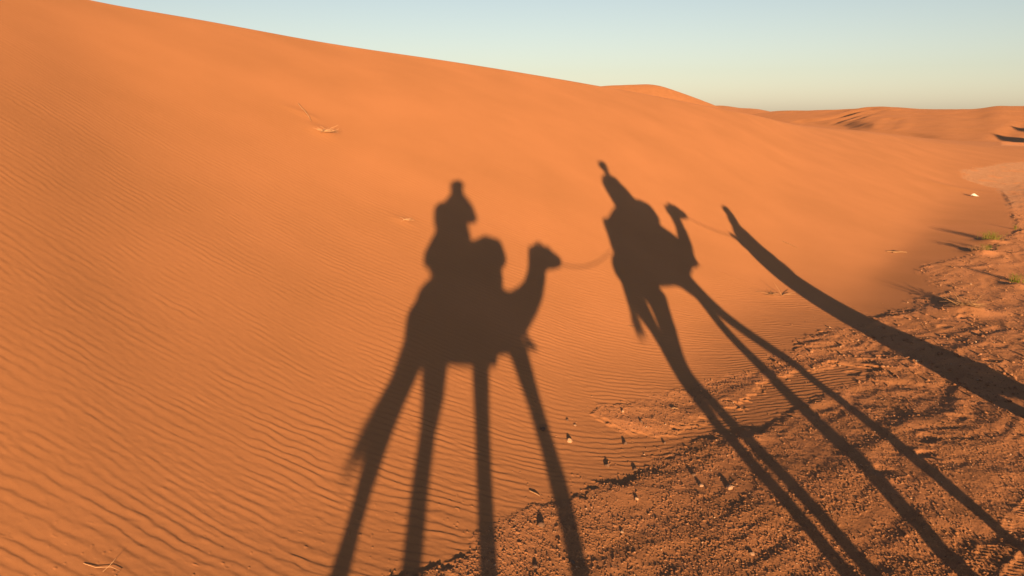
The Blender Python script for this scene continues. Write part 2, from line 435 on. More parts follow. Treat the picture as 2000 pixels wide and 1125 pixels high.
# ------------------------------------------------------------------ soft bodies: tapered limbs grown together into one surface
def limb(bm, pts, seg=14):
    """pts: [(xyz, r) ...]; a closed tapered tube with round ends (r may be (r, squash, dir))"""
    P = [Vector(p) for p, r in pts]; Rr = [r for p, r in pts]
    if len(P) == 1: P = [P[0], P[0] + Vector((0, 0, 1e-4))]; Rr = Rr * 2
    rings = []
    for i, p in enumerate(P):
        t = (P[min(i + 1, len(P) - 1)] - P[max(i - 1, 0)]).normalized()
        up = Vector((0, 0, 1)) if abs(t.z) < .9 else Vector((1, 0, 0))
        a = t.cross(up).normalized(); b = t.cross(a)
        if i == 0:
            for k in (-.98, -.8, -.45): rings.append((p + t * k * Rr[i], Rr[i] * math.sqrt(1 - k * k), a, b))
        rings.append((p, Rr[i], a, b))
        if i == len(P) - 1:
            for k in (.45, .8, .98): rings.append((p + t * k * Rr[i], Rr[i] * math.sqrt(1 - k * k), a, b))
    vs = []
    pa = None
    for c, r, a, b in rings:
        if pa is not None and a.dot(pa) < 0: a, b = -a, -b
        pa = a
        vs.append([bm.verts.new(c + (a * math.cos(2 * math.pi * k / seg) + b * math.sin(2 * math.pi * k / seg)) * r) for k in range(seg)])
    for u, v in zip(vs[:-1], vs[1:]):
        for k in range(seg): bm.faces.new((u[k], u[(k + 1) % seg], v[(k + 1) % seg], v[k]))
    bm.faces.new(vs[0][::-1]); bm.faces.new(vs[-1])

def blob(name, chains, m, parent=None, voxel=.018, smooth=4):
    bm = bmesh.new()
    for c in chains: limb(bm, c)
    bmesh.ops.recalc_face_normals(bm, faces=bm.faces)
    me = bpy.data.meshes.new(name); bm.to_mesh(me); bm.free()
    o = bpy.data.objects.new(name, me); COL.objects.link(o)
    md = o.modifiers.new('r', 'REMESH'); md.mode = 'VOXEL'; md.voxel_size = voxel; md.use_smooth_shade = True
    if smooth:
        s_ = o.modifiers.new('s', 'SMOOTH'); s_.iterations = smooth; s_.factor = .5
    dg = bpy.context.evaluated_depsgraph_get()
    me2 = bpy.data.meshes.new_from_object(o.evaluated_get(dg)); me2.name = name
    bpy.data.objects.remove(o); bpy.data.meshes.remove(me)
    me2.materials.clear()
    return link(name, me2, m, parent)

def raw(name, chains, m, parent=None, seg=6):
    bm = bmesh.new()
    for c in chains: limb(bm, c, seg)
    me = bpy.data.meshes.new(name); bm.to_mesh(me); bm.free()
    for p in me.polygons: p.use_smooth = True
    return link(name, me, m, parent)

# positions are given across the light (lt), up across the light (u), and along it (ad), from the rider's eye
def Q(lt, u, ad):
    p = np.array([0, 0, CAMZ]) + lt * R + u * U + ad * A
    return Vector(p)
def K(a0):
    """the caravan walks at 45 degrees to the light; y is metres to the left of the camel's spine"""
    def f(lt, u, y=0.0):
        return Q(lt, u, lt + math.sqrt(2) * y + a0)
    return f
HEAD = Vector((R[0] + A[0], R[1] + A[1], 0)).normalized()       # walking direction
LEFT = Vector((-HEAD.y, HEAD.x, 0))

M_CAMEL = mat('camel_hair', (.42, .27, .15), .18, 18, .95, .5, 160)
M_CAMEL2 = mat('camel_hair_dark', (.33, .20, .11), .18, 18, .95, .5, 160)
M_TUFT = mat('tail_hair', (.10, .06, .035), .2, 60, .9)
M_HORNY = mat('foot_pad', (.16, .11, .08), .2, 30, .8)
M_EYE = mat('eye', (.015, .01, .008), .1, 10, .15, spec=.6)
M_BLANKET = mat('woven_wool', (.30, .06, .04), .15, 60, .95, .4, 300, stripes=(3.0, (.55, .42, .25)))
M_BLANKET2 = mat('woven_wool_blue', (.06, .10, .22), .15, 60, .95, .4, 300, stripes=(3.0, (.6, .5, .3)))
M_PAD = mat('saddle_cushion', (.24, .14, .07), .15, 30, .95, .3, 200)
M_STEEL = mat('painted_steel', (.05, .05, .055), .1, 30, .4, spec=.5)
M_ROPE = mat('hemp_rope', (.50, .40, .24), .2, 120, .95)
M_SKIN = mat('skin', (.45, .26, .17), .06, 30, .55)
M_SKIN2 = mat('tanned_skin', (.22, .115, .07), .06, 30, .55)
M_HAIR = mat('brown_hair', (.06, .035, .02), .2, 80, .7)
M_JACKET = mat('jacket_cloth', (.07, .10, .15), .12, 50, .9, .3, 300)
M_TROUS = mat('trouser_cloth', (.26, .21, .14), .12, 50, .9, .3, 300)
M_SHOE = mat('shoe_leather', (.09, .06, .04), .12, 50, .6)
M_SCARF = mat('cotton_scarf', (.08, .20, .45), .12, 40, .95, .3, 300)
M_SCARF2 = mat('cotton_scarf_ochre', (.60, .36, .10), .12, 40, .95, .3, 300)
M_SCARF3 = mat('cotton_turban_white', (.70, .66, .58), .08, 40, .95, .3, 300)
M_SHIRT = mat('shirt_cloth', (.42, .38, .33), .12, 50, .9, .3, 300)
M_ROBE = mat('robe_cloth', (.10, .16, .34), .12, 50, .95, .3, 300)
M_CAMB = mat('camera_shell', (.02, .02, .02), .1, 80, .5, .2, 600, spec=.5)
M_GLASS = mat('lens_glass', (.03, .035, .05), .05, 5, .05, spec=.8)

def camel(a0, c, label, m):
    f = K(a0)
    base = f(c['mid'][0], c['mid'][1]); base.z = 0
    t = thing('camel', base, label, 'camel', 'saddled camels walking in the caravan')
    ch = []
    for y in (-.13, 0, .13):
        ch.append([(f(lt, u, y), r * (1 if y == 0 else .86)) for lt, u, r in c['trunk']])
    ch.append([(f(*p[:2]), p[2]) for p in c['hump']])
    ch.append([(f(*p[:2]), p[2]) for p in c['neck']])
    ch.append([(f(*p[:2]), p[2]) for p in c['head']])
    for y in (-.045, .045):
        e = c['ear']; ch.append([(f(e[0], e[1], y * 1.2), .028), (f(e[0] - .02, e[1] + .05, y * 1.7), .012)])
    for q in ('jaw', 'extra'):
        if q in c: ch.append([(f(*p[:2]), p[2]) for p in c[q]])
    # muzzle: split upper lip and lower jaw
    hx = c['head'][-1]
    ch.append([(f(hx[0] - .10, hx[1] - .035), .045), (f(hx[0] + .0, hx[1] - .05), .03)])
    for y, pts in c['legs']:
        ch.append([(f(lt, u, y), r + .010) for lt, u, r in pts])
        lt, u, r = pts[-1]; ft = f(lt, u, y); g = float(surf(ft.x, ft.y)[0])
        lift = c.get('lift', {}).get(y, 0) if pts is c['legs'][2][1] else 0
        toe = Vector((ft.x, ft.y, g + .045 + lift)) 
        ch.append([(ft, r), (toe + Vector((0, 0, .05)), .052), (toe + HEAD * .02, .058)])
        for s_ in (-1, 1):
            ch.append([(toe, .06), (toe + HEAD * .09 + LEFT * .035 * s_, .045), (toe + HEAD * .13 + LEFT * .04 * s_ - Vector((0, 0, .015)), .028)])
    blob('body', ch, m, t, .016, 5)
    tl = c['tail']
    blob('tail', [[(f(*p[:2]), p[2]) for p in tl]], m, t, .008, 2)
    rnd = random.Random(4); strands = []
    e0 = f(*tl[-1][:2]); e1 = f(*c['tuft'][:2]); dr = (e1 - e0)
    for k in range(150):
        o_ = Vector((rnd.gauss(0, .02), rnd.gauss(0, .02), rnd.gauss(0, .02))); s_ = rnd.uniform(.5, 1.05)
        sp = Vector((rnd.gauss(0, .045), rnd.gauss(0, .045), rnd.gauss(0, .03))) * s_
        strands.append([(e0 - dr * .3 + o_, .003), (e0 + dr * s_ * .5 + o_ + sp * .6, .003), (e0 + dr * s_ + o_ + sp, .0012)])
    raw('tail_tuft', strands, M_TUFT, t, 4)
    ex = c['head'][1]
    for s_ in (-1, 1):
        raw('eye', [[(f(ex[0] - .02, ex[1] + .03, .075 * s_), .017), (f(ex[0] - .015, ex[1] + .03, .08 * s_), .016)]], M_EYE, t, 10)
    # halter
    hb = c['head']
    strap = []
    for k in (1, 2):
        p, r = f(*hb[k][:2]), hb[k][2] * 1.12
        ax = (f(*hb[2][:2]) - f(*hb[1][:2])).normalized(); s1 = LEFT; s2 = ax.cross(s1).normalized()
        ring = [(p + (s1 * math.cos(q) + s2 * math.sin(q)) * r, .007) for q in np.linspace(0, 2 * math.pi, 15)]
        strap.append(ring)
    for s_ in (-1, 1):
        strap.append([(f(hb[1][0], hb[1][1], s_ * hb[1][2] * 1.15 / 1), .006), (f(hb[2][0], hb[2][1], s_ * hb[2][2] * 1.15), .006)])
    raw('halter', strap, M_ROPE, t, 6)
    return t, f

CAMEL1 = dict(mid=(.05, -1.2),
    trunk=[(-.22, -1.10, 0.215), (-.05, -1.17, 0.285), (.14, -1.21, 0.315), (.32, -1.27, 0.285), (.43, -1.30, 0.235)],
    hump=[(-.02, -1.0, .22), (.16, -.84, .13), (.2, -.76, .08)],
    neck=[(.42, -1.32, 0.242), (.62, -1.29, 0.187), (.76, -1.22, 0.157), (.87, -1.13, 0.137), (.95, -1.0, 0.127), (.985, -.88, 0.122)],
    head=[(.975, -.81, 0.101), (1.04, -.785, 0.106), (1.16, -.825, 0.086), (1.24, -.87, 0.071), (1.29, -.90, 0.061)], ear=(.93, -.75),
    jaw=[(1.0, -.93, .10), (1.12, -.90, .08), (1.21, -.925, .062)],
    legs=[(.16, [(-.33, -1.22, .17), (-.40, -1.42, .10), (-.52, -1.64, .078), (-.585, -1.78, .066), (-.625, -1.90, .055), (-.695, -2.15, .05), (-.75, -2.45, .046)]),
          (-.17, [(-.22, -1.28, .17), (-.215, -1.48, .11), (-.22, -1.68, .083), (-.25, -1.82, .055), (-.28, -2.0, .055), (-.30, -2.2, .054), (-.32, -2.5, .046)]),
          (.14, [(.28, -1.32, .14), (.19, -1.56, .075), (.175, -1.85, .056), (.165, -2.05, .052), (.155, -2.27, .05), (.15, -2.55, .044)]),
          (-.15, [(.46, -1.35, .15), (.58, -1.56, .088), (.655, -1.86, .058), (.70, -2.05, .056), (.725, -2.18, .064), (.725, -2.32, .052), (.72, -2.5, .045)])],
    tail=[(-.38, -1.12, .03), (-.46, -1.30, .028), (-.545, -1.52, .024), (-.60, -1.64, .028)], tuft=(-.76, -1.90))
CAMEL2 = dict(mid=(2.85, -1.1),
    trunk=[(2.34, -1.08, 0.225), (2.55, -1.04, 0.295), (2.80, -1.03, 0.315), (3.05, -1.07, 0.295), (3.22, -1.12, 0.235)],
    hump=[(2.78, -.85, .22), (2.92, -.60, .13), (2.96, -.5, .08)],
    neck=[(3.2, -1.15, 0.242), (3.47, -1.06, 0.212), (3.67, -.99, 0.167), (3.80, -.86, 0.137), (3.88, -.69, 0.117), (3.91, -.52, 0.112), (3.915, -.44, 0.112)],
    head=[(3.88, -.38, 0.101), (3.95, -.345, 0.104), (4.06, -.375, 0.086), (4.14, -.42, 0.068), (4.19, -.45, 0.058)], ear=(3.82, -.31),
    jaw=[(3.93, -.46, .09), (4.03, -.45, .075), (4.11, -.475, .055)], extra=[(3.36, -.70, .15), (3.52, -.83, .15), (3.62, -.95, .16), (3.69, -1.08, .13)],
    legs=[(.16, [(2.36, -1.2, .17), (2.30, -1.42, .13), (2.335, -1.56, .10), (2.355, -1.66, .072), (2.37, -1.8, .058), (2.36, -2.0, .054), (2.37, -2.2, .05), (2.41, -2.40, .045), (2.42, -2.5, .045)]),
          (-.17, [(2.52, -1.2, .19), (2.64, -1.45, .18), (2.57, -1.66, .125), (2.49, -1.86, .076), (2.46, -2.0, .06), (2.53, -2.2, .052), (2.57, -2.40, .045), (2.58, -2.48, .045)]),
          (.14, [(3.2, -1.2, .16), (3.42, -1.47, .095), (3.43, -1.72, .062), (3.435, -1.98, .064), (3.36, -2.12, .058), (3.24, -2.27, .052), (3.14, -2.40, .048)]),
          (-.15, [(3.26, -1.2, .16), (3.47, -1.5, .095), (3.62, -1.72, .07), (3.84, -1.98, .062), (3.82, -2.15, .052), (3.73, -2.3, .05), (3.71, -2.42, .045)])],
    lift={.14: .0}, tail=[(2.24, -1.0, .03), (2.20, -1.2, .035), (2.17, -1.40, .04), (2.16, -1.5, .045)], tuft=(2.11, -1.71))

cam1, k1 = camel(-.15, CAMEL1, 'tawny saddled camel carrying the rider with the camera, last in the caravan', M_CAMEL)
cam2, k2 = camel(-.10, CAMEL2, 'dark brown saddled camel between the walking guide and the camel behind', M_CAMEL2)

# ---- saddles with blankets
def sheet_solid(name, rows, m, parent, th=.02):
    """a cloth: rows of points skinned and given thickness"""
    bm = bmesh.new()
    vs = [[bm.verts.new(p) for p in row] for row in rows]
    for a, b in zip(vs[:-1], vs[1:]):
        for k in range(len(a) - 1): bm.faces.new((a[k], a[k + 1], b[k + 1], b[k]))
    bmesh.ops.recalc_face_normals(bm, faces=bm.faces)
    me = bpy.data.meshes.new(name); bm.to_mesh(me); bm.free()
    o = link(name, me, m, parent)
    for p in me.polygons: p.use_smooth = True
    s_ = o.modifiers.new('t', 'SOLIDIFY'); s_.thickness = th
    return o

def saddle(f, loc, label, roll, front, handle, cloth, low, mb):
    t = thing('camel_saddle', loc, label, 'saddle', 'padded saddles on the camels')
    blob('cushion', [[(f(lt, u, y), r) for lt, u, r in roll] for y in (-.16, 0, .16)] + [[(f(lt, u, y), r) for lt, u, r in front] for y in (-.08, .08)], M_PAD, t, .016, 5)
    h0, h1 = handle
    raw('handle', [[(f(h0[0], h0[1], -.1), .013), (f(h1[0], h1[1], -.1), .013), (f(h1[0], h1[1], .1), .013), (f(h0[0], h0[1], .1), .013)]], M_STEEL, t, 8)
    rows = []
    n = 14
    for k in range(n + 1):
        s_ = -1 + 2 * k / n                       # from the right hem over the back to the left hem
        row = []
        for (ltt, ut), (ltb, ub) in zip(cloth, low):
            q = abs(s_); e = min(q / .45, 1)
            yy = math.copysign(.43 * math.sin(e * math.pi / 2) + .02 * math.sin(ltt * 30), s_) if s_ else 0
            d = 0 if q < .45 else (q - .45) / .55
            lt = ltt * (1 - d) + ltb * d
            uu = ut - .14 * (1 - math.cos(e * math.pi / 2)) * 1.0; uu = uu * (1 - d) + ub * d
            row.append(f(lt, uu, yy))
        rows.append(row)
    sheet_solid('blanket', rows, mb, t, .016)
    return t

def interp(a, b, n): return [tuple(a[i] + (b[i] - a[i]) * k / (n - 1) for i in (0, 1)) for k in range(n)]
saddle(k1, k1(.05, -.85), 'red striped blanket saddle with padded roll under the rider with the camera',
    [(-.33, -.755, .05), (-.27, -.76, .09), (-.22, -.84, .10), (0, -.86, .12), (.2, -.84, .13), (.38, -.78, .14)],
    [(.16, -.72, .12), (.34, -.69, .145), (.44, -.72, .145), (.475, -.80, .115)], ((.33, -.7), (.335, -.55)),
    interp((-.28, -.84), (.50, -.86), 9), interp((-.26, -1.49), (.33, -1.60), 9), M_BLANKET)
saddle(k2, k2(2.85, -.55), 'blue striped blanket saddle with high padded front on the dark brown camel',
    [(2.335, -.49, .065), (2.39, -.52, .13), (2.35, -.78, .16), (2.50, -.60, .11), (2.75, -.62, .14), (3.0, -.55, .15), (3.2, -.5, .15)],
    [(2.46, -.53, .12), (2.70, -.38, .13), (2.9, -.36, .14), (3.12, -.28, .13), (3.24, -.30, .15), (3.35, -.36, .155), (3.39, -.46, .13)], ((3.15, -.3), (3.16, -.13)),
    interp((2.38, -.62), (3.42, -.62), 9), interp((2.32, -1.25), (3.32, -1.34), 9), M_BLANKET2)

# tassels on the chests
for f, pts, lab in ((k1, [(.66, -1.42), (.70, -1.52), (.735, -1.57)], 'red wool tassel on the chest of the tawny camel'), (k2, [(3.72, -1.0), (3.76, -1.10), (3.77, -1.17)], 'blue wool tassel on the chest of the dark brown camel')):
    rnd = random.Random(8); st = []
    for k in range(40):
        j = [rnd.gauss(0, .014) for _ in range(3)]
        st.append([(f(pts[0][0], pts[0][1]), .006), (f(pts[1][0] + j[0], pts[1][1] + j[1], j[2]), .006), (f(pts[2][0] + j[0] * 1.6, pts[2][1] + j[1], j[2] * 2), .004)])
    tag(raw('chest_tassel', st, M_BLANKET if f is k1 else M_BLANKET2, None, 5), lab, 'tassel')

# ---- people
def hand(wrist, d, palm_n, curl, side, grip_r=.0):
    """palm, four unequal bent fingers and a thumb on the side of the palm; returns chains"""
    d = d.normalized(); n = (palm_n - d * palm_n.dot(d)).normalized(); s = d.cross(n).normalized() * side
    ch = []
    for k in (-1.4, -.5, .4, 1.2):
        ch.append([(wrist + s * k * .009, .016), (wrist + d * .045 + s * k * .016, .0145), (wrist + d * .085 + s * k * .019, .0115)])
    for k, ln in ((-1.5, .66), (-.5, .80), (.5, .87), (1.5, .78)):
        p = wrist + d * .088 + s * k * .019; a = d; c = [(p, .0098)]
        ang = 0
        for seg, rr in ((.042, .0092), (.027, .0084), (.021, .0072)):
            ang += curl * (1 + .08 * k); v = d * math.cos(ang) + n * math.sin(ang)
            p = p + v * seg * ln / .87; c.append((p, rr))
        ch.append(c)
    b = wrist + d * .03 + s * .028
    v1 = (d * .6 + s * .7 + n * .35).normalized(); v2 = (d * .85 + s * .1 + n * .5).normalized()
    ch.append([(b, .0135), (b + v1 * .038, .011), (b + v1 * .038 + v2 * .028, .0095), (b + v1 * .038 + v2 * .05, .008)])
    return ch

def face(c, fwd, up):
    """head with brow, nose, lips, chin and ears; eyes are returned separately"""
    s = fwd.cross(up).normalized()
    H = lambda a, b, u: c + fwd * a + s * b + up * u
    ch = [[(H(-.03, 0, .035), .082), (H(.015, 0, .04), .074)], [(H(.0, 0, -.02), .070), (H(.035, 0, -.06), .046)],
          [(H(.062, 0, -.085), .022)], [(H(.078, 0, .02), .010), (H(.096, 0, -.012), .013), (H(.090, 0, -.02), .012)],
          [(H(.074, -.018, -.05), .009), (H(.084, 0, -.048), .010), (H(.074, .018, -.05), .009)],
          [(H(.072, -.015, -.062), .009), (H(.080, 0, -.062), .010), (H(.072, .015, -.062), .009)],
          [(H(.068, -.035, .03), .012), (H(.078, 0, .034), .012), (H(.068, .035, .03), .012)],
          [(H(.055, -.04, -.02), .018)], [(H(.055, .04, -.02), .018)]]
    for q in (-1, 1): ch.append([(H(-.01, .076 * q, .02), .012), (H(-.014, .084 * q, .0), .012), (H(-.008, .078 * q, -.022), .008)])
    eyes = [[(H(.070, .031 * q, .008), .0125), (H(.0705, .031 * q, .008), .0125)] for q in (-1, 1)]
    return ch, eyes

def turban(name, c, fwd, up, m, parent, tip=None, neckwrap=None):
    s = fwd.cross(up).normalized(); ch = []
    for h, rr, tk, ph in ((.055, .078, .026, .0), (.080, .073, .026, 1.0), (.102, .060, .026, 2.0), (.118, .036, .028, .5)):
        ch.append([(c + up * (h + .012 * math.sin(q + ph)) + (fwd * math.cos(q) * 1.12 + s * math.sin(q)) * rr - fwd * .015, tk) for q in np.linspace(0, 2 * math.pi, 18)])
    ch.append([(c + up * .10, .05)])
    if tip is not None: ch.append([(c + up * .11, .045), (tip, .018)])
    if neckwrap is not None:
        for hh, rr in ((-.115, .07), (-.145, .085)):
            ch.append([(c + up * (hh + .01 * math.sin(2 * q)) + (fwd * math.cos(q) + s * math.sin(q)) * rr - fwd * .01, .026) for q in np.linspace(0, 2 * math.pi, 18)])
    return blob(name, ch, m, parent, .008, 3)

UPV = Vector((0, 0, 1)); AH = Vector((A[0], A[1], 0)).normalized(); RV = Vector((R[0], R[1], 0)).normalized()

def boots(pts, m, t):
    for a, d in pts:
        blob('shoe', [[(a + UPV * .05, .048), (a, .047), (a + d * .08, .044), (a + d * .17, .032)], [(a - d * .02 - UPV * .01, .045), (a + d * .15 - UPV * .012, .036)]], m, t, .01, 2)

# the rider who takes the picture
p1 = thing('person', Q(-.06, -.75, -.25), 'person astride the last camel raising a camera with both hands, blue headscarf and dark jacket', 'person')
hc = Q(0, .012, -.205)
lookd = Vector((math.sin(0), math.cos(0), -.12)).normalized()
fch, ech = face(hc, lookd, UPV)
hipL, hipR = k1(.02, -.80, .10), k1(.02, -.80, -.10)
kneeL, kneeR = k1(.02 + .0, -1.02, .40), k1(.36, -1.04, -.36)
footL, footR = k1(-.03, -1.40, .44), k1(.30, -1.42, -.42)
wL, wR = Q(-.075, -.075, -.075), Q(.085, -.075, -.075)
eL, eR = Q(-.225, -.345, -.10), Q(.205, -.355, -.12)
sL, sR = Q(-.20, -.215, -.27), Q(.10, -.20, -.30)
body = fch + [[(hc + UPV * -.05 - lookd * .02, .055), (Q(-.02, -.12, -.25), .06)], [(Q(-.05, -.24, -.29), .13), (Q(-.07, -.45, -.30), .12), (Q(-.07, -.66, -.30), .15)],
    [(sL, .055), (eL, .042), (wL, .027)], [(sR, .055), (eR, .042), (wR, .027)], [(sL, .06), (Q(-.05, -.19, -.29), .09), (sR, .06)],
    [(hipL, .10), (kneeL, .065), (footL, .042)], [(hipR, .10), (kneeR, .065), (footR, .042)]]
body += hand(wL, Q(-.072, -.005, -.07) - wL, RV, .55, 1) + hand(wR, Q(.072, -.005, -.07) - wR, -RV, .55, -1)
blob('body', body, M_SKIN, p1, .007, 3)
[raw('eye', [e_], M_EYE, p1, 10) for e_ in ech]
turban('head_scarf', hc, lookd, UPV, M_SCARF, p1, None, True)
blob('jacket', [[(Q(-.05, -.22, -.29), .15), (Q(-.075, -.42, -.30), .155), (Q(-.085, -.58, -.30), .17), (Q(-.13, -.70, -.32), .16), (Q(-.33, -.77, -.34), .05)], [(Q(-.005, -.05, -.26), .085), (Q(-.03, -.13, -.28), .125)],
    [(Q(-.16, -.24, -.28), .095), (Q(-.16, -.40, -.28), .075), (Q(-.20, -.62, -.3), .085), (Q(-.30, -.75, -.34), .05)], [(Q(.04, -.24, -.3), .10), (Q(.0, -.42, -.3), .09), (Q(.08, -.66, -.3), .1)],
    [(sL, .078), (Q(-.21, -.28, -.18), .068), (eL, .062), (wL + (eL - wL) * .12, .038)], [(sR, .075), (Q(.16, -.29, -.2), .07), (eR, .062), (wR + (eR - wR) * .12, .038)], [(sL, .07), (Q(-.04, -.15, -.28), .075), (sR, .07)],
    [(eR, .045), (Q(.235, -.39, -.14), .015)], [(Q(.02, -.07, -.26), .085), (Q(.12, -.24, -.25), .105), (Q(.18, -.34, -.2), .075)], [(Q(-.19, -.24, -.26), .11), (Q(-.18, -.36, -.26), .115), (Q(-.14, -.46, -.28), .135)], [(Q(-.14, -.5, -.3), .13), (Q(-.28, -.71, -.33), .105)], [(Q(.0, -.4, -.3), .13), (Q(.03, -.6, -.3), .14)]], M_JACKET, p1, .010, 4)
blob('trousers', [[(hipL, .13), (kneeL, .088), (footL + UPV * .09, .065)], [(hipR, .13), (kneeR, .088), (footR + UPV * .09, .065)], [(Q(-.05, -.74, -.3), .15)]], M_TROUS, p1, .012, 3)
boots([(footL, HEAD), (footR, HEAD)], M_SHOE, p1)

# its camera: body, grip, lens barrel, viewfinder hump
def box(bm, c, ax, ay, az_, sx, sy, sz, bev=.006):
    b2 = bmesh.ops.create_cube(bm, size=1.0)
    M = Matrix((( *(ax * sx), ), ( *(ay * sy), ), ( *(az_ * sz), ))).transposed().to_4x4(); M.translation = c
    bmesh.ops.transform(bm, matrix=M, verts=b2['verts'])
    es = list({e for v in b2['verts'] for e in v.link_edges})
    bmesh.ops.bevel(bm, geom=es, offset=bev, segments=2, affect='EDGES')
FY = Vector((0, 1, 0)); FX = Vector((1, 0, 0))
pc = thing('photo_camera', Q(0, 0, -.075), 'black camera held up to the face of the rider on the last camel', 'camera')
bm = bmesh.new(); box(bm, Vector((0, -.078, CAMZ)), FX, FY, UPV, .125, .030, .075); box(bm, Vector((.052, -.062, CAMZ - .005)), FX, FY, UPV, .022, .022, .064); box(bm, Vector((0, -.078, CAMZ + .042)), FX, FY, UPV, .042, .032, .022)
me = bpy.data.meshes.new('camera_body'); bm.to_mesh(me); bm.free(); link('camera_body', me, M_CAMB, pc)
bm = bmesh.new()
prof = [(.0, -.066), (.030, -.066), (.030, -.050), (.027, -.048), (.027, -.030), (.030, -.028), (.030, -.018), (.026, -.018), (.024, -.026), (.0, -.026)]
vs = [[bm.verts.new((r * math.cos(q), y_, CAMZ + r * math.sin(q))) for q in np.linspace(0, 2 * math.pi, 29)[:-1]] for r, y_ in prof[1:-1]]
for a, b in zip(vs[:-1], vs[1:]):
    for k in range(28): bm.faces.new((a[k], a[(k + 1) % 28], b[(k + 1) % 28], b[k]))
bm.faces.new(vs[0])
me = bpy.data.meshes.new('lens_barrel'); bm.to_mesh(me)
ln = link('lens_barrel', me, M_CAMB, pc); bm.free()
bm = bmesh.new(); vs = [bm.verts.new((.0245 * math.cos(q), -.0262, CAMZ + .0245 * math.sin(q))) for q in np.linspace(0, 2 * math.pi, 29)[:-1]]; cv = bm.verts.new((0, -.0215, CAMZ))
for k in range(28): bm.faces.new((vs[k], vs[(k + 1) % 28], cv))
me = bpy.data.meshes.new('lens_glass'); bm.to_mesh(me); bm.free()
lg = link('lens_glass', me, M_GLASS, ln)

# the second rider, holding the saddle handle
p2 = thing('person', k2(2.85, -.45), 'person astride the dark brown camel with a hand on the saddle handle, ochre scarf', 'person')
hc = Q(2.815, .425, 2.70)
fch, ech = face(hc, HEAD, UPV)
hipL, hipR = k2(2.86, -.45, .10), k2(2.86, -.45, -.10)
kneeL, kneeR = k2(2.95, -.66, .38), k2(3.22, -.70, -.34)
footL, footR = k2(2.88, -1.04, .42), k2(3.14, -1.08, -.40)
dp = 2.72
sL, sR = k2(2.74, .16, .17), k2(2.93, .17, -.16)
eL, wL = k2(2.80, -.10, .24), k2(2.98, -.20, .12)
eR, wR = k2(3.07, -.01, -.20), k2(3.13, -.12, -.03)
body = fch + [[(hc - UPV * .09, .05), (k2(2.81, .27), .05)], [(k2(2.84, .13), .13), (k2(2.88, -.1), .12), (k2(2.88, -.32), .15)], [(sL, .06), (k2(2.83, .19), .09), (sR, .06)],
    [(sL, .052), (eL, .04), (wL, .027)], [(sR, .052), (eR, .04), (wR, .027)], [(hipL, .10), (kneeL, .065), (footL, .042)], [(hipR, .10), (kneeR, .065), (footR, .042)]]
body += hand(wL, HEAD * .6 - UPV * .5, -LEFT, .5, 1) + hand(wR, HEAD * .5 - UPV * .6, LEFT, .9, -1)
blob('body', body, M_SKIN, p2, .007, 3)
[raw('eye', [e_], M_EYE, p2, 10) for e_ in ech]
turban('head_scarf', hc, HEAD, UPV, M_SCARF2, p2, hc + UPV * .14 - HEAD * .06)
blob('shirt', [[(k2(2.81, .10), .215), (k2(2.87, -.06), .245), (k2(2.91, -.30), .24)], [(k2(2.95, -.08), .14), (k2(3.06, -.2), .14)], [(sL, .085), (k2(2.83, .17), .11), (sR, .09)], [(k2(2.82, .24), .07), (k2(2.83, .1), .12)], [(sL, .066), (eL, .056), (wL + (eL - wL) * .15, .038)],
    [(sR, .066), (eR, .052), (wR + (eR - wR) * .15, .034)]], M_SHIRT, p2, .010, 4)
blob('trousers', [[(hipL, .13), (kneeL, .088), (footL + UPV * .09, .065)], [(hipR, .13), (kneeR, .088), (footR + UPV * .09, .065)], [(k2(2.87, -.4), .15)]], M_TROUS, p2, .012, 3)
boots([(footL, HEAD), (footR, HEAD)], M_SHOE, p2)

# the guide on foot
AD = 6.15
p3 = thing('person', Q(5.6, -2.2, AD), 'guide in a long blue robe and pointed white turban walking ahead, holding the lead rope', 'person')
def gnd(lt, ad):
    p = Q(lt, 0, ad); p.z = float(surf(p.x, p.y)[0]); return p
hc = Q(5.47, -.47, AD)
fch, ech = face(hc, HEAD, UPV)
f1, f2 = gnd(5.86, AD + .25) + UPV * .06, gnd(5.40, AD - .15) + UPV * .06
kn1, kn2 = Q(5.76, -1.92, AD + .1), Q(5.48, -1.93, AD - .05)
shA, shB = Q(5.26, -.80, AD + .12), Q(5.50, -.80, AD - .12)
elA, wrA = Q(5.17, -1.02, AD + .1), Q(5.14, -.86, AD + .0)
elB, wrB = Q(5.60, -1.06, AD - .18), Q(5.72, -1.26, AD - .12)
body = fch + [[(hc - UPV * .09, .05), (Q(5.40, -.68, AD), .05)], [(Q(5.38, -.85, AD), .13), (Q(5.43, -1.1, AD), .12), (Q(5.5, -1.38, AD), .14)], [(shA, .06), (Q(5.38, -.76, AD), .08), (shB, .06)],
    [(shA, .05), (elA, .04), (wrA, .027)], [(shB, .05), (elB, .04), (wrB, .027)], [(Q(5.54, -1.42, AD + .08), .1), (kn1, .06), (f1 + UPV * .03, .042)], [(Q(5.5, -1.42, AD - .08), .1), (kn2, .06), (f2 + UPV * .03, .042)]]
body += hand(wrA, UPV * .3 - HEAD * .8, AH, 1.0, 1) + hand(wrB, -UPV * .9 + HEAD * .3, -AH, .35, -1)
blob('body', body, M_SKIN2, p3, .007, 3)
[raw('eye', [e_], M_EYE, p3, 10) for e_ in ech]
turban('turban', hc, HEAD, UPV, M_SCARF3, p3, Q(5.425, -.345, AD))
ch = []
for o_ in (-.08, 0, .08):
    ch.append([(Q(5.38, -.84, AD + o_), .19), (Q(5.40, -1.08, AD + o_), .235), (Q(5.49, -1.40, AD + o_), .245), (Q(5.57, -1.68, AD + o_), .25), (Q(5.62, -1.88, AD + o_), .25)])
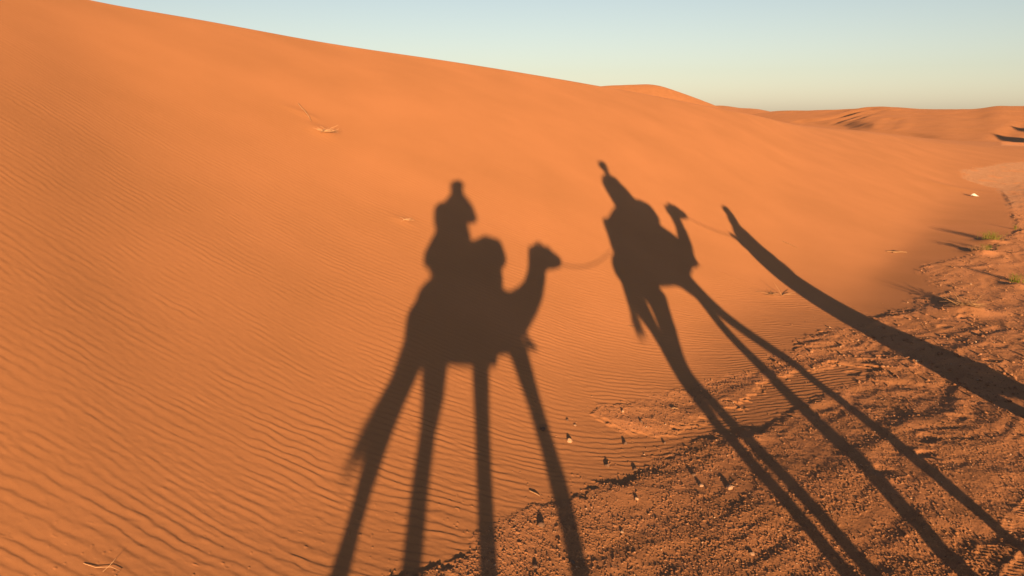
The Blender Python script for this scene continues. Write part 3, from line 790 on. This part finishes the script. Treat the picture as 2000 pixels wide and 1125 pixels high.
ch += [[(Q(5.44, -1.5, AD), .17), (Q(5.52, -1.8, AD), .2), (Q(5.46, -1.98, AD), .17), (Q(5.40, -2.10, AD), .12)], [(Q(5.6, -1.7, AD), .22), (Q(5.70, -1.94, AD), .19), (Q(5.86, -2.07, AD), .15)], [(Q(5.47, -.50, AD - .02), .105), (Q(5.40, -.66, AD), .13)],
    [(shA, .075), (elA, .065), (wrA + (elA - wrA) * .2, .05)], [(shB, .075), (elB, .07), (wrB + (elB - wrB) * .2, .06)], [(shA, .07), (Q(5.38, -.74, AD), .09), (shB, .07)]]
blob('robe', ch, M_ROBE, p3, .012, 4)
boots([(f1, HEAD), (f2, HEAD)], M_SHOE, p3)

# ---- the ropes
def rope(pa, pb, sag, label, r=.010):
    n = 26; pts = []
    for k in range(n + 1):
        s_ = k / n; p = pa.lerp(pb, s_); p.z -= sag * 4 * s_ * (1 - s_); pts.append((p, r))
    tag(raw('lead_rope', [pts], M_ROPE, None, 8), label, 'rope', 'ropes joining the caravan')
rope(k1(1.30, -.93), k2(2.20, -.86, .0), .10, 'slack rope from the tawny camel to the saddle of the camel ahead', .0075)
rope(k2(4.17, -.47), wrA, .05, 'taut rope from the dark brown camel to the hand of the guide', .006)

build_ground()
build_far()

# ------------------------------------------------------------------ small things on the sand
from itertools import product
def gp(px, py):
    P = ground_hit(px, py); return Vector((P[0], P[1], float(surf(P[0], P[1])[0])))

def stone_mesh(seed, flat=.6, sub=3):
    rnd = random.Random(seed); bm = bmesh.new()
    bmesh.ops.create_icosphere(bm, subdivisions=sub, radius=1)
    cuts = [(Vector((rnd.gauss(0, 1), rnd.gauss(0, 1), rnd.gauss(0, 1))).normalized(), rnd.uniform(.55, .85)) for _ in range(9)]
    for v in bm.verts:
        for n, d in cuts:
            k = v.co.dot(n)
            if k > d: v.co -= n * (k - d) * .92
        v.co += Vector((rnd.uniform(-1, 1), rnd.uniform(-1, 1), rnd.uniform(-1, 1))) * .012
        v.co.z *= flat
    me = bpy.data.meshes.new('stone'); bm.to_mesh(me); bm.free()
    return me

M_STONE = mat('pale_stone', (.33, .22, .15), .25, 30, .9, .4, 120)
M_STONE2 = mat('dark_stone', (.12, .075, .055), .25, 30, .9, .4, 120)
STONES = [(1112,863,.030,.9,0,'pale pointed stone on the rippled sand, between the two dark stones'),
 (1060,841,.034,.8,1,'dark stone where the tawny camel front leg shadow crosses the sand'),
 (1221,869,.026,.9,1,'dark squarish stone right of the pale pointed stone'),
 (1186,912,.030,.95,1,'dark tilted stone just above the edge of the stony crust'),
 (1216,808,.024,.8,0,'pale stone at the top edge of the upper stony strip'),
 (1252,830,.020,.9,1,'small dark stone in the middle of the upper stony strip'),
 (1123,832,.016,.7,0,'tiny pale pebble left of the upper stony strip'),
 (1108,822,.018,.8,1,'tiny dark stone beside the tiny pale pebble'),
 (1298,868,.018,.9,1,'small dark stone below the right end of the upper stony strip'),
 (1241,920,.024,.8,1,'dark jagged stone on the rim of the stony crust'),
 (1369,956,.024,.8,0,'small pale stone left of the big pale stone on the stony ground'),
 (1424,960,.040,.6,0,'biggest pale flat stone, on the stony ground beside the dark camel shadow'),
 (1354,935,.022,.9,1,'small dark stone behind the small pale stone'),
 (1243,981,.022,.8,0,'pale pebble on the stony ground left of the two pale stones'),
 (1215,1044,.018,.7,0,'flat white pebble near the bottom on the stony ground'),
 (1057,1032,.030,.9,1,'dark stone left of the front leg shadow near the bottom'),
 (1046,1112,.022,.8,1,'dark stone at the bottom edge left of the leg shadow'),
 (1118,1104,.030,.7,1,'black stone inside the front leg shadow at the bottom'),
 (1468,1087,.022,.8,0,'pale pebble at the bottom between the stones and the camel leg shadows'),
 (1640,716,.018,.8,0,'small pale stone on the blown sand patch beyond the leg shadows')]
def put_stone(k, P, r, fl, dark, lab, grp):
    o = link('stone', stone_mesh(100 + k, fl), M_STONE2 if dark else M_STONE)
    o.location = P + Vector((0, 0, r * fl * .35)); o.scale = (r, r * .8, r); o.rotation_euler = (.2 * math.sin(k * 3), .25 * math.cos(k * 5), k * 2.1)
    tag(o, lab, 'stone', grp)
for k, (a, b, r, fl, dark, lab) in enumerate(STONES):
    put_stone(k, gp(a, b), r * .88, fl, dark, lab, 'stones lying on the sand')

def grit(name, n, seed, lo, hi, smin, smax, want, m):
    rg = np.random.default_rng(seed)
    r = np.exp(rg.uniform(math.log(lo), math.log(hi), n)); az = rg.uniform(-.64, .64, n)
    x = r * np.sin(az); y = r * np.cos(az)
    z, G2, G = surf(x, y, True)
    ok = want(x, y, G2, G, rg.uniform(0, 1, n)); x, y, z, r = x[ok], y[ok], z[ok], r[ok]; n = len(x)
    base = np.array([(1,0,0),(0,1,0),(-1,0,0),(0,-1,0),(0,0,1),(0,0,-1),(.6,.6,.5),(-.6,.6,.5),(-.6,-.6,.5),(.6,-.6,.5)], float)
    fc = np.array([(0,1,6),(1,2,7),(2,3,8),(3,0,9),(6,1,7),(7,2,8),(8,3,9),(9,0,6),(4,6,7),(4,7,8),(4,8,9),(4,9,6),(1,0,5),(2,1,5),(3,2,5),(0,3,5)])
    sz = smin + (smax - smin) * rg.random(n)**3
    th = rg.uniform(0, 6.28, n); c, s_ = np.cos(th), np.sin(th)
    V = base[None] * (1 + .3 * rg.standard_normal((n, 10, 1)) * .5) * sz[:, None, None] * np.array([1, .8, .75])
    X = V[..., 0] * c[:, None] - V[..., 1] * s_[:, None] + x[:, None]; Y = V[..., 0] * s_[:, None] + V[..., 1] * c[:, None] + y[:, None]
    Z = V[..., 2] + z[:, None] + sz[:, None] * .25
    co = np.stack([X, Y, Z], -1).reshape(-1, 3); F3 = (fc[None] + 10 * np.arange(n)[:, None, None]).reshape(-1, 3)
    me = bpy.data.meshes.new(name); me.vertices.add(len(co)); me.vertices.foreach_set('co', co.astype(np.float32).ravel())
    me.loops.add(F3.size); me.loops.foreach_set('vertex_index', F3.astype(np.int32).ravel())
    me.polygons.add(len(F3)); me.polygons.foreach_set('loop_start', np.arange(0, F3.size, 3, dtype=np.int32)); me.update(calc_edges=True)
    return tag(link(name, me, m), kind='stuff')
def grit_mat():
    m = mat('grit', (.20, .11, .07), .1, 1, .9); nt = m.node_tree; b = nt.nodes['Principled BSDF']
    g = nt.nodes.new('ShaderNodeNewGeometry'); cr = nt.nodes.new('ShaderNodeValToRGB'); e = cr.color_ramp.elements
    e[0].position = 0; e[0].color = (.18, .09, .05, 1); e[1].position = 1; e[1].color = (.36, .26, .19, 1)
    k = e.new(.6); k.color = (.23, .12, .07, 1); k = e.new(.95); k.color = (.28, .155, .09, 1)
    nt.links.new(g.outputs['Random Per Island'], cr.inputs[0]); nt.links.new(cr.outputs[0], b.inputs['Base Color']); b.inputs['Diffuse Roughness'].default_value = .6
    return m
M_GRIT = grit_mat()
grit('gravel', 90000, 3, 3.8, 30, .003, .010, lambda x, y, G2, G, u: u < G2 * .75, M_GRIT)
grit('loose_grit', 9000, 5, 3.8, 16, .003, .009, lambda x, y, G2, G, u: (G < .5) & (u < np.exp(-np.abs(poly_sd(GRAVEL, x, y)) / .28) * .8 * (x > .0)), M_GRIT)

grit('far_gravel', 26000, 9, 9, 62, .006, .026, lambda x, y, G2, G, u: u < G2 * .8, M_GRIT)

# grass tufts, dry twigs, the white scrap
M_GRASS = mat('desert_grass', (.12, .135, .022), .25, 30, .8)
M_DRY = mat('dry_stalk', (.27, .165, .09), .2, 40, .85)
def tuft(P, n, h, spread, m, label, cat, dry=0):
    rnd = random.Random(int(P.x * 977) + n); t = thing('grass_tuft' if cat == 'grass tuft' else 'dry_plant', P, label, cat, 'grass tufts on the sand' if cat == 'grass tuft' else 'dead plants on the sand')
    def blades(k, hh, lean):
        ch = []
        for _ in range(k):
            a = rnd.uniform(0, 6.28); l = rnd.uniform(.2, 1) * lean; H_ = hh * rnd.uniform(.5, 1.1); o_ = Vector((rnd.gauss(0, spread * .3), rnd.gauss(0, spread * .3), -.01))
            d = Vector((math.cos(a), math.sin(a), 0))
            ch.append([(P + o_, .0032), (P + o_ + UPV * H_ * .55 + d * H_ * l * .35, .0026), (P + o_ + UPV * H_ * (1 - .3 * l) + d * H_ * l, .0009)])
        return ch
    if n: raw('blades', blades(n + (dry if dry <= 12 else 0), h, .75), m, t, 4)
    if dry > 12: raw('dry_stems', blades(dry, h * .8, 1.6), M_DRY, t, 4)
    return t
tuft(gp(1937, 470), 80, .22, .32, M_GRASS, 'green grass tuft with a long shadow, farther of the two at the sand edge', 'grass tuft', 6)
tuft(gp(1927, 488), 34, .16, .18, M_GRASS, 'small green tuft among dry stems, just below the green grass tuft', 'grass tuft', 0)
tuft(gp(1909, 492), 0, .17, .24, M_GRASS, 'bleached dry plant left of the small green tuft', 'dry plant', 60)
tuft(gp(1985, 552), 40, .19, .16, M_GRASS, 'yellow green tuft by the right edge of the picture', 'grass tuft', 8)
tuft(gp(1983, 448), 14, .15, .1, M_GRASS, 'thin tiny tuft at the edge of the distant crusted ground', 'grass tuft', 3)

M_PALE = mat('bleached_stalk', (.46, .30, .18), .2, 40, .85)
def twigs(name, P, segs, r, label, cat='twig', m=None):
    ch = []
    for sg in segs:
        pts = []
        for q in sg:
            p = P + Vector((q[0], q[1], 0)); p.z = float(surf(p.x, p.y)[0]) + q[2]; pts.append((p, r))
        pts[-1] = (pts[-1][0], r * .4); ch.append(pts)
    tag(raw(name, ch, m or M_DRY, None, 5), label, cat, 'twigs and straws on the sand')
def scrub(P, n, L, r, seed, label, ax=0.0, up=.35, m=None):
    """a tangle of thin dead twigs springing from one root"""
    rnd = random.Random(seed); ch = []
    for k in range(n):
        a = ax + rnd.gauss(0, .8) + (math.pi if rnd.random() < .3 else 0); l = L * rnd.uniform(.4, 1); e = rnd.uniform(.0, up)
        p = P + Vector((rnd.gauss(0, L * .12), rnd.gauss(0, L * .08), .0)); pts = [(p, r)]
        for j in range(4):
            a += rnd.gauss(0, .4); e += rnd.gauss(-.08, .2); e = max(e, -.1)
            p = p + Vector((math.cos(a) * math.cos(e), math.sin(a) * math.cos(e), math.sin(e))) * l / 4
            g = float(surf(p.x, p.y)[0]); p = Vector((p.x, p.y, max(p.z, g + .004))); pts.append((p, r * (1 - .18 * j)))
        ch.append(pts)
    t = thing('dry_scrub', P, label, 'dry scrub', 'dead plants on the sand')
    raw('twigs', ch, m or M_DRY, t, 5)
    return t
scrub(gp(1885, 604), 60, .36, .0032, 11, 'dead twiggy scrub on a sand heap, right of the guide shadow', .1, .5)
scrub(gp(1503, 576), 16, .22, .0035, 12, 'low bleached straw clump on the ripples left of the guide shadow', 0, .2)
scrub(gp(632, 262), 30, .22, .0030, 13, 'dead twig tangle half buried high on the dune', -.3, .15, M_PALE)
scrub(gp(789, 432), 9, .16, .0025, 14, 'little half buried twigs left of the photographer shadow', -.3, .15, M_PALE)
a = gp(1527, 578)
twigs('twig', a, [[(0, 0, 0), (.1, .03, .03), (.26, .12, .06)], [(0, 0, 0), (-.04, .05, .07), (-.10, .1, .16)], [(.08, .02, .02), (.2, -.02, .05)]], .0038, 'forked dry twig beside the low straw clump')
a = gp(600, 228)
twigs('root', a, [[(-.22, .38, .01), (-.13, .22, .014), (-.05, .1, .014), (.03, -.03, .012), (.1, -.18, .01)]], .0045, 'long bleached root running uphill from the twig tangle', 'root', M_PALE)
a = gp(205, 1112)
twigs('straw', a, [[(-.10, -.01, .004), (-.04, -.012, .006), (.025, .015, .012), (.07, .01, .010), (.06, -.02, .004)], [(.0, -.02, .004), (.02, .015, .02), (.04, .04, .045)]], .0014, 'curled pale straw at the bottom left of the rippled sand', 'straw', M_PALE)
a = gp(1542, 478)
twigs('twig', a, [[(-.1, .1, .006), (0, .02, .012), (.12, -.1, .006)]], .006, 'short pale twig on the smooth sand above the guide shadow')
a = gp(1752, 494)
twigs('twig', a, [[(-.2, .04, .008), (-.05, .03, .02), (.1, .05, .03), (.2, -.02, .02)], [(-.1, -.04, .01), (.06, -.02, .03), (.2, .0, .03)]], .008, 'pair of crossed twigs between the guide shadow and the grass tufts')
a = gp(1240, 641)
twigs('straw', a, [[(-.08, -.02, .004), (0, .02, .01), (.06, .08, .02)]], .0025, 'fine straw beside the tail shadow of the dark brown camel', 'straw')
a = gp(1318, 803)
twigs('twig', a, [[(-.03, -.005, .008), (0, .008, .012), (.035, .004, .008)]], .005, 'short peeled stick on the upper stony strip')
a = gp(1046, 967)
twigs('twig', a, [[(-.04, .02, .008), (0, .0, .012), (.03, -.012, .008)]], .0045, 'short stick left of the front leg shadow near the crust edge')
# scrap of white plastic
P = gp(1903, 384); bm = bmesh.new(); rnd = random.Random(5); n = 7
g_ = [[bm.verts.new(P + Vector(((i - 3) * .045, (j - 3) * .035, .03 + .10 * max(0, 1 - abs(i - 2.4) / 2.6) * max(0, 1 - abs(j - 3) / 3.4) + rnd.uniform(-.014, .014)))) for j in range(n)] for i in range(n)]
for i, j in product(range(n - 1), range(n - 1)):
    if not (i == 0 and j in (0, 5)) and not (i == 5 and j == 0): bm.faces.new((g_[i][j], g_[i + 1][j], g_[i + 1][j + 1], g_[i][j + 1]))
me = bpy.data.meshes.new('plastic_scrap'); bm.to_mesh(me); bm.free()
o = link('plastic_scrap', me, mat('white_plastic', (.75, .73, .70), .05, 20, .5)); o.modifiers.new('t', 'SOLIDIFY').thickness = .003
tag(o, 'crumpled white scrap of plastic lying on the far smooth sand', 'litter')
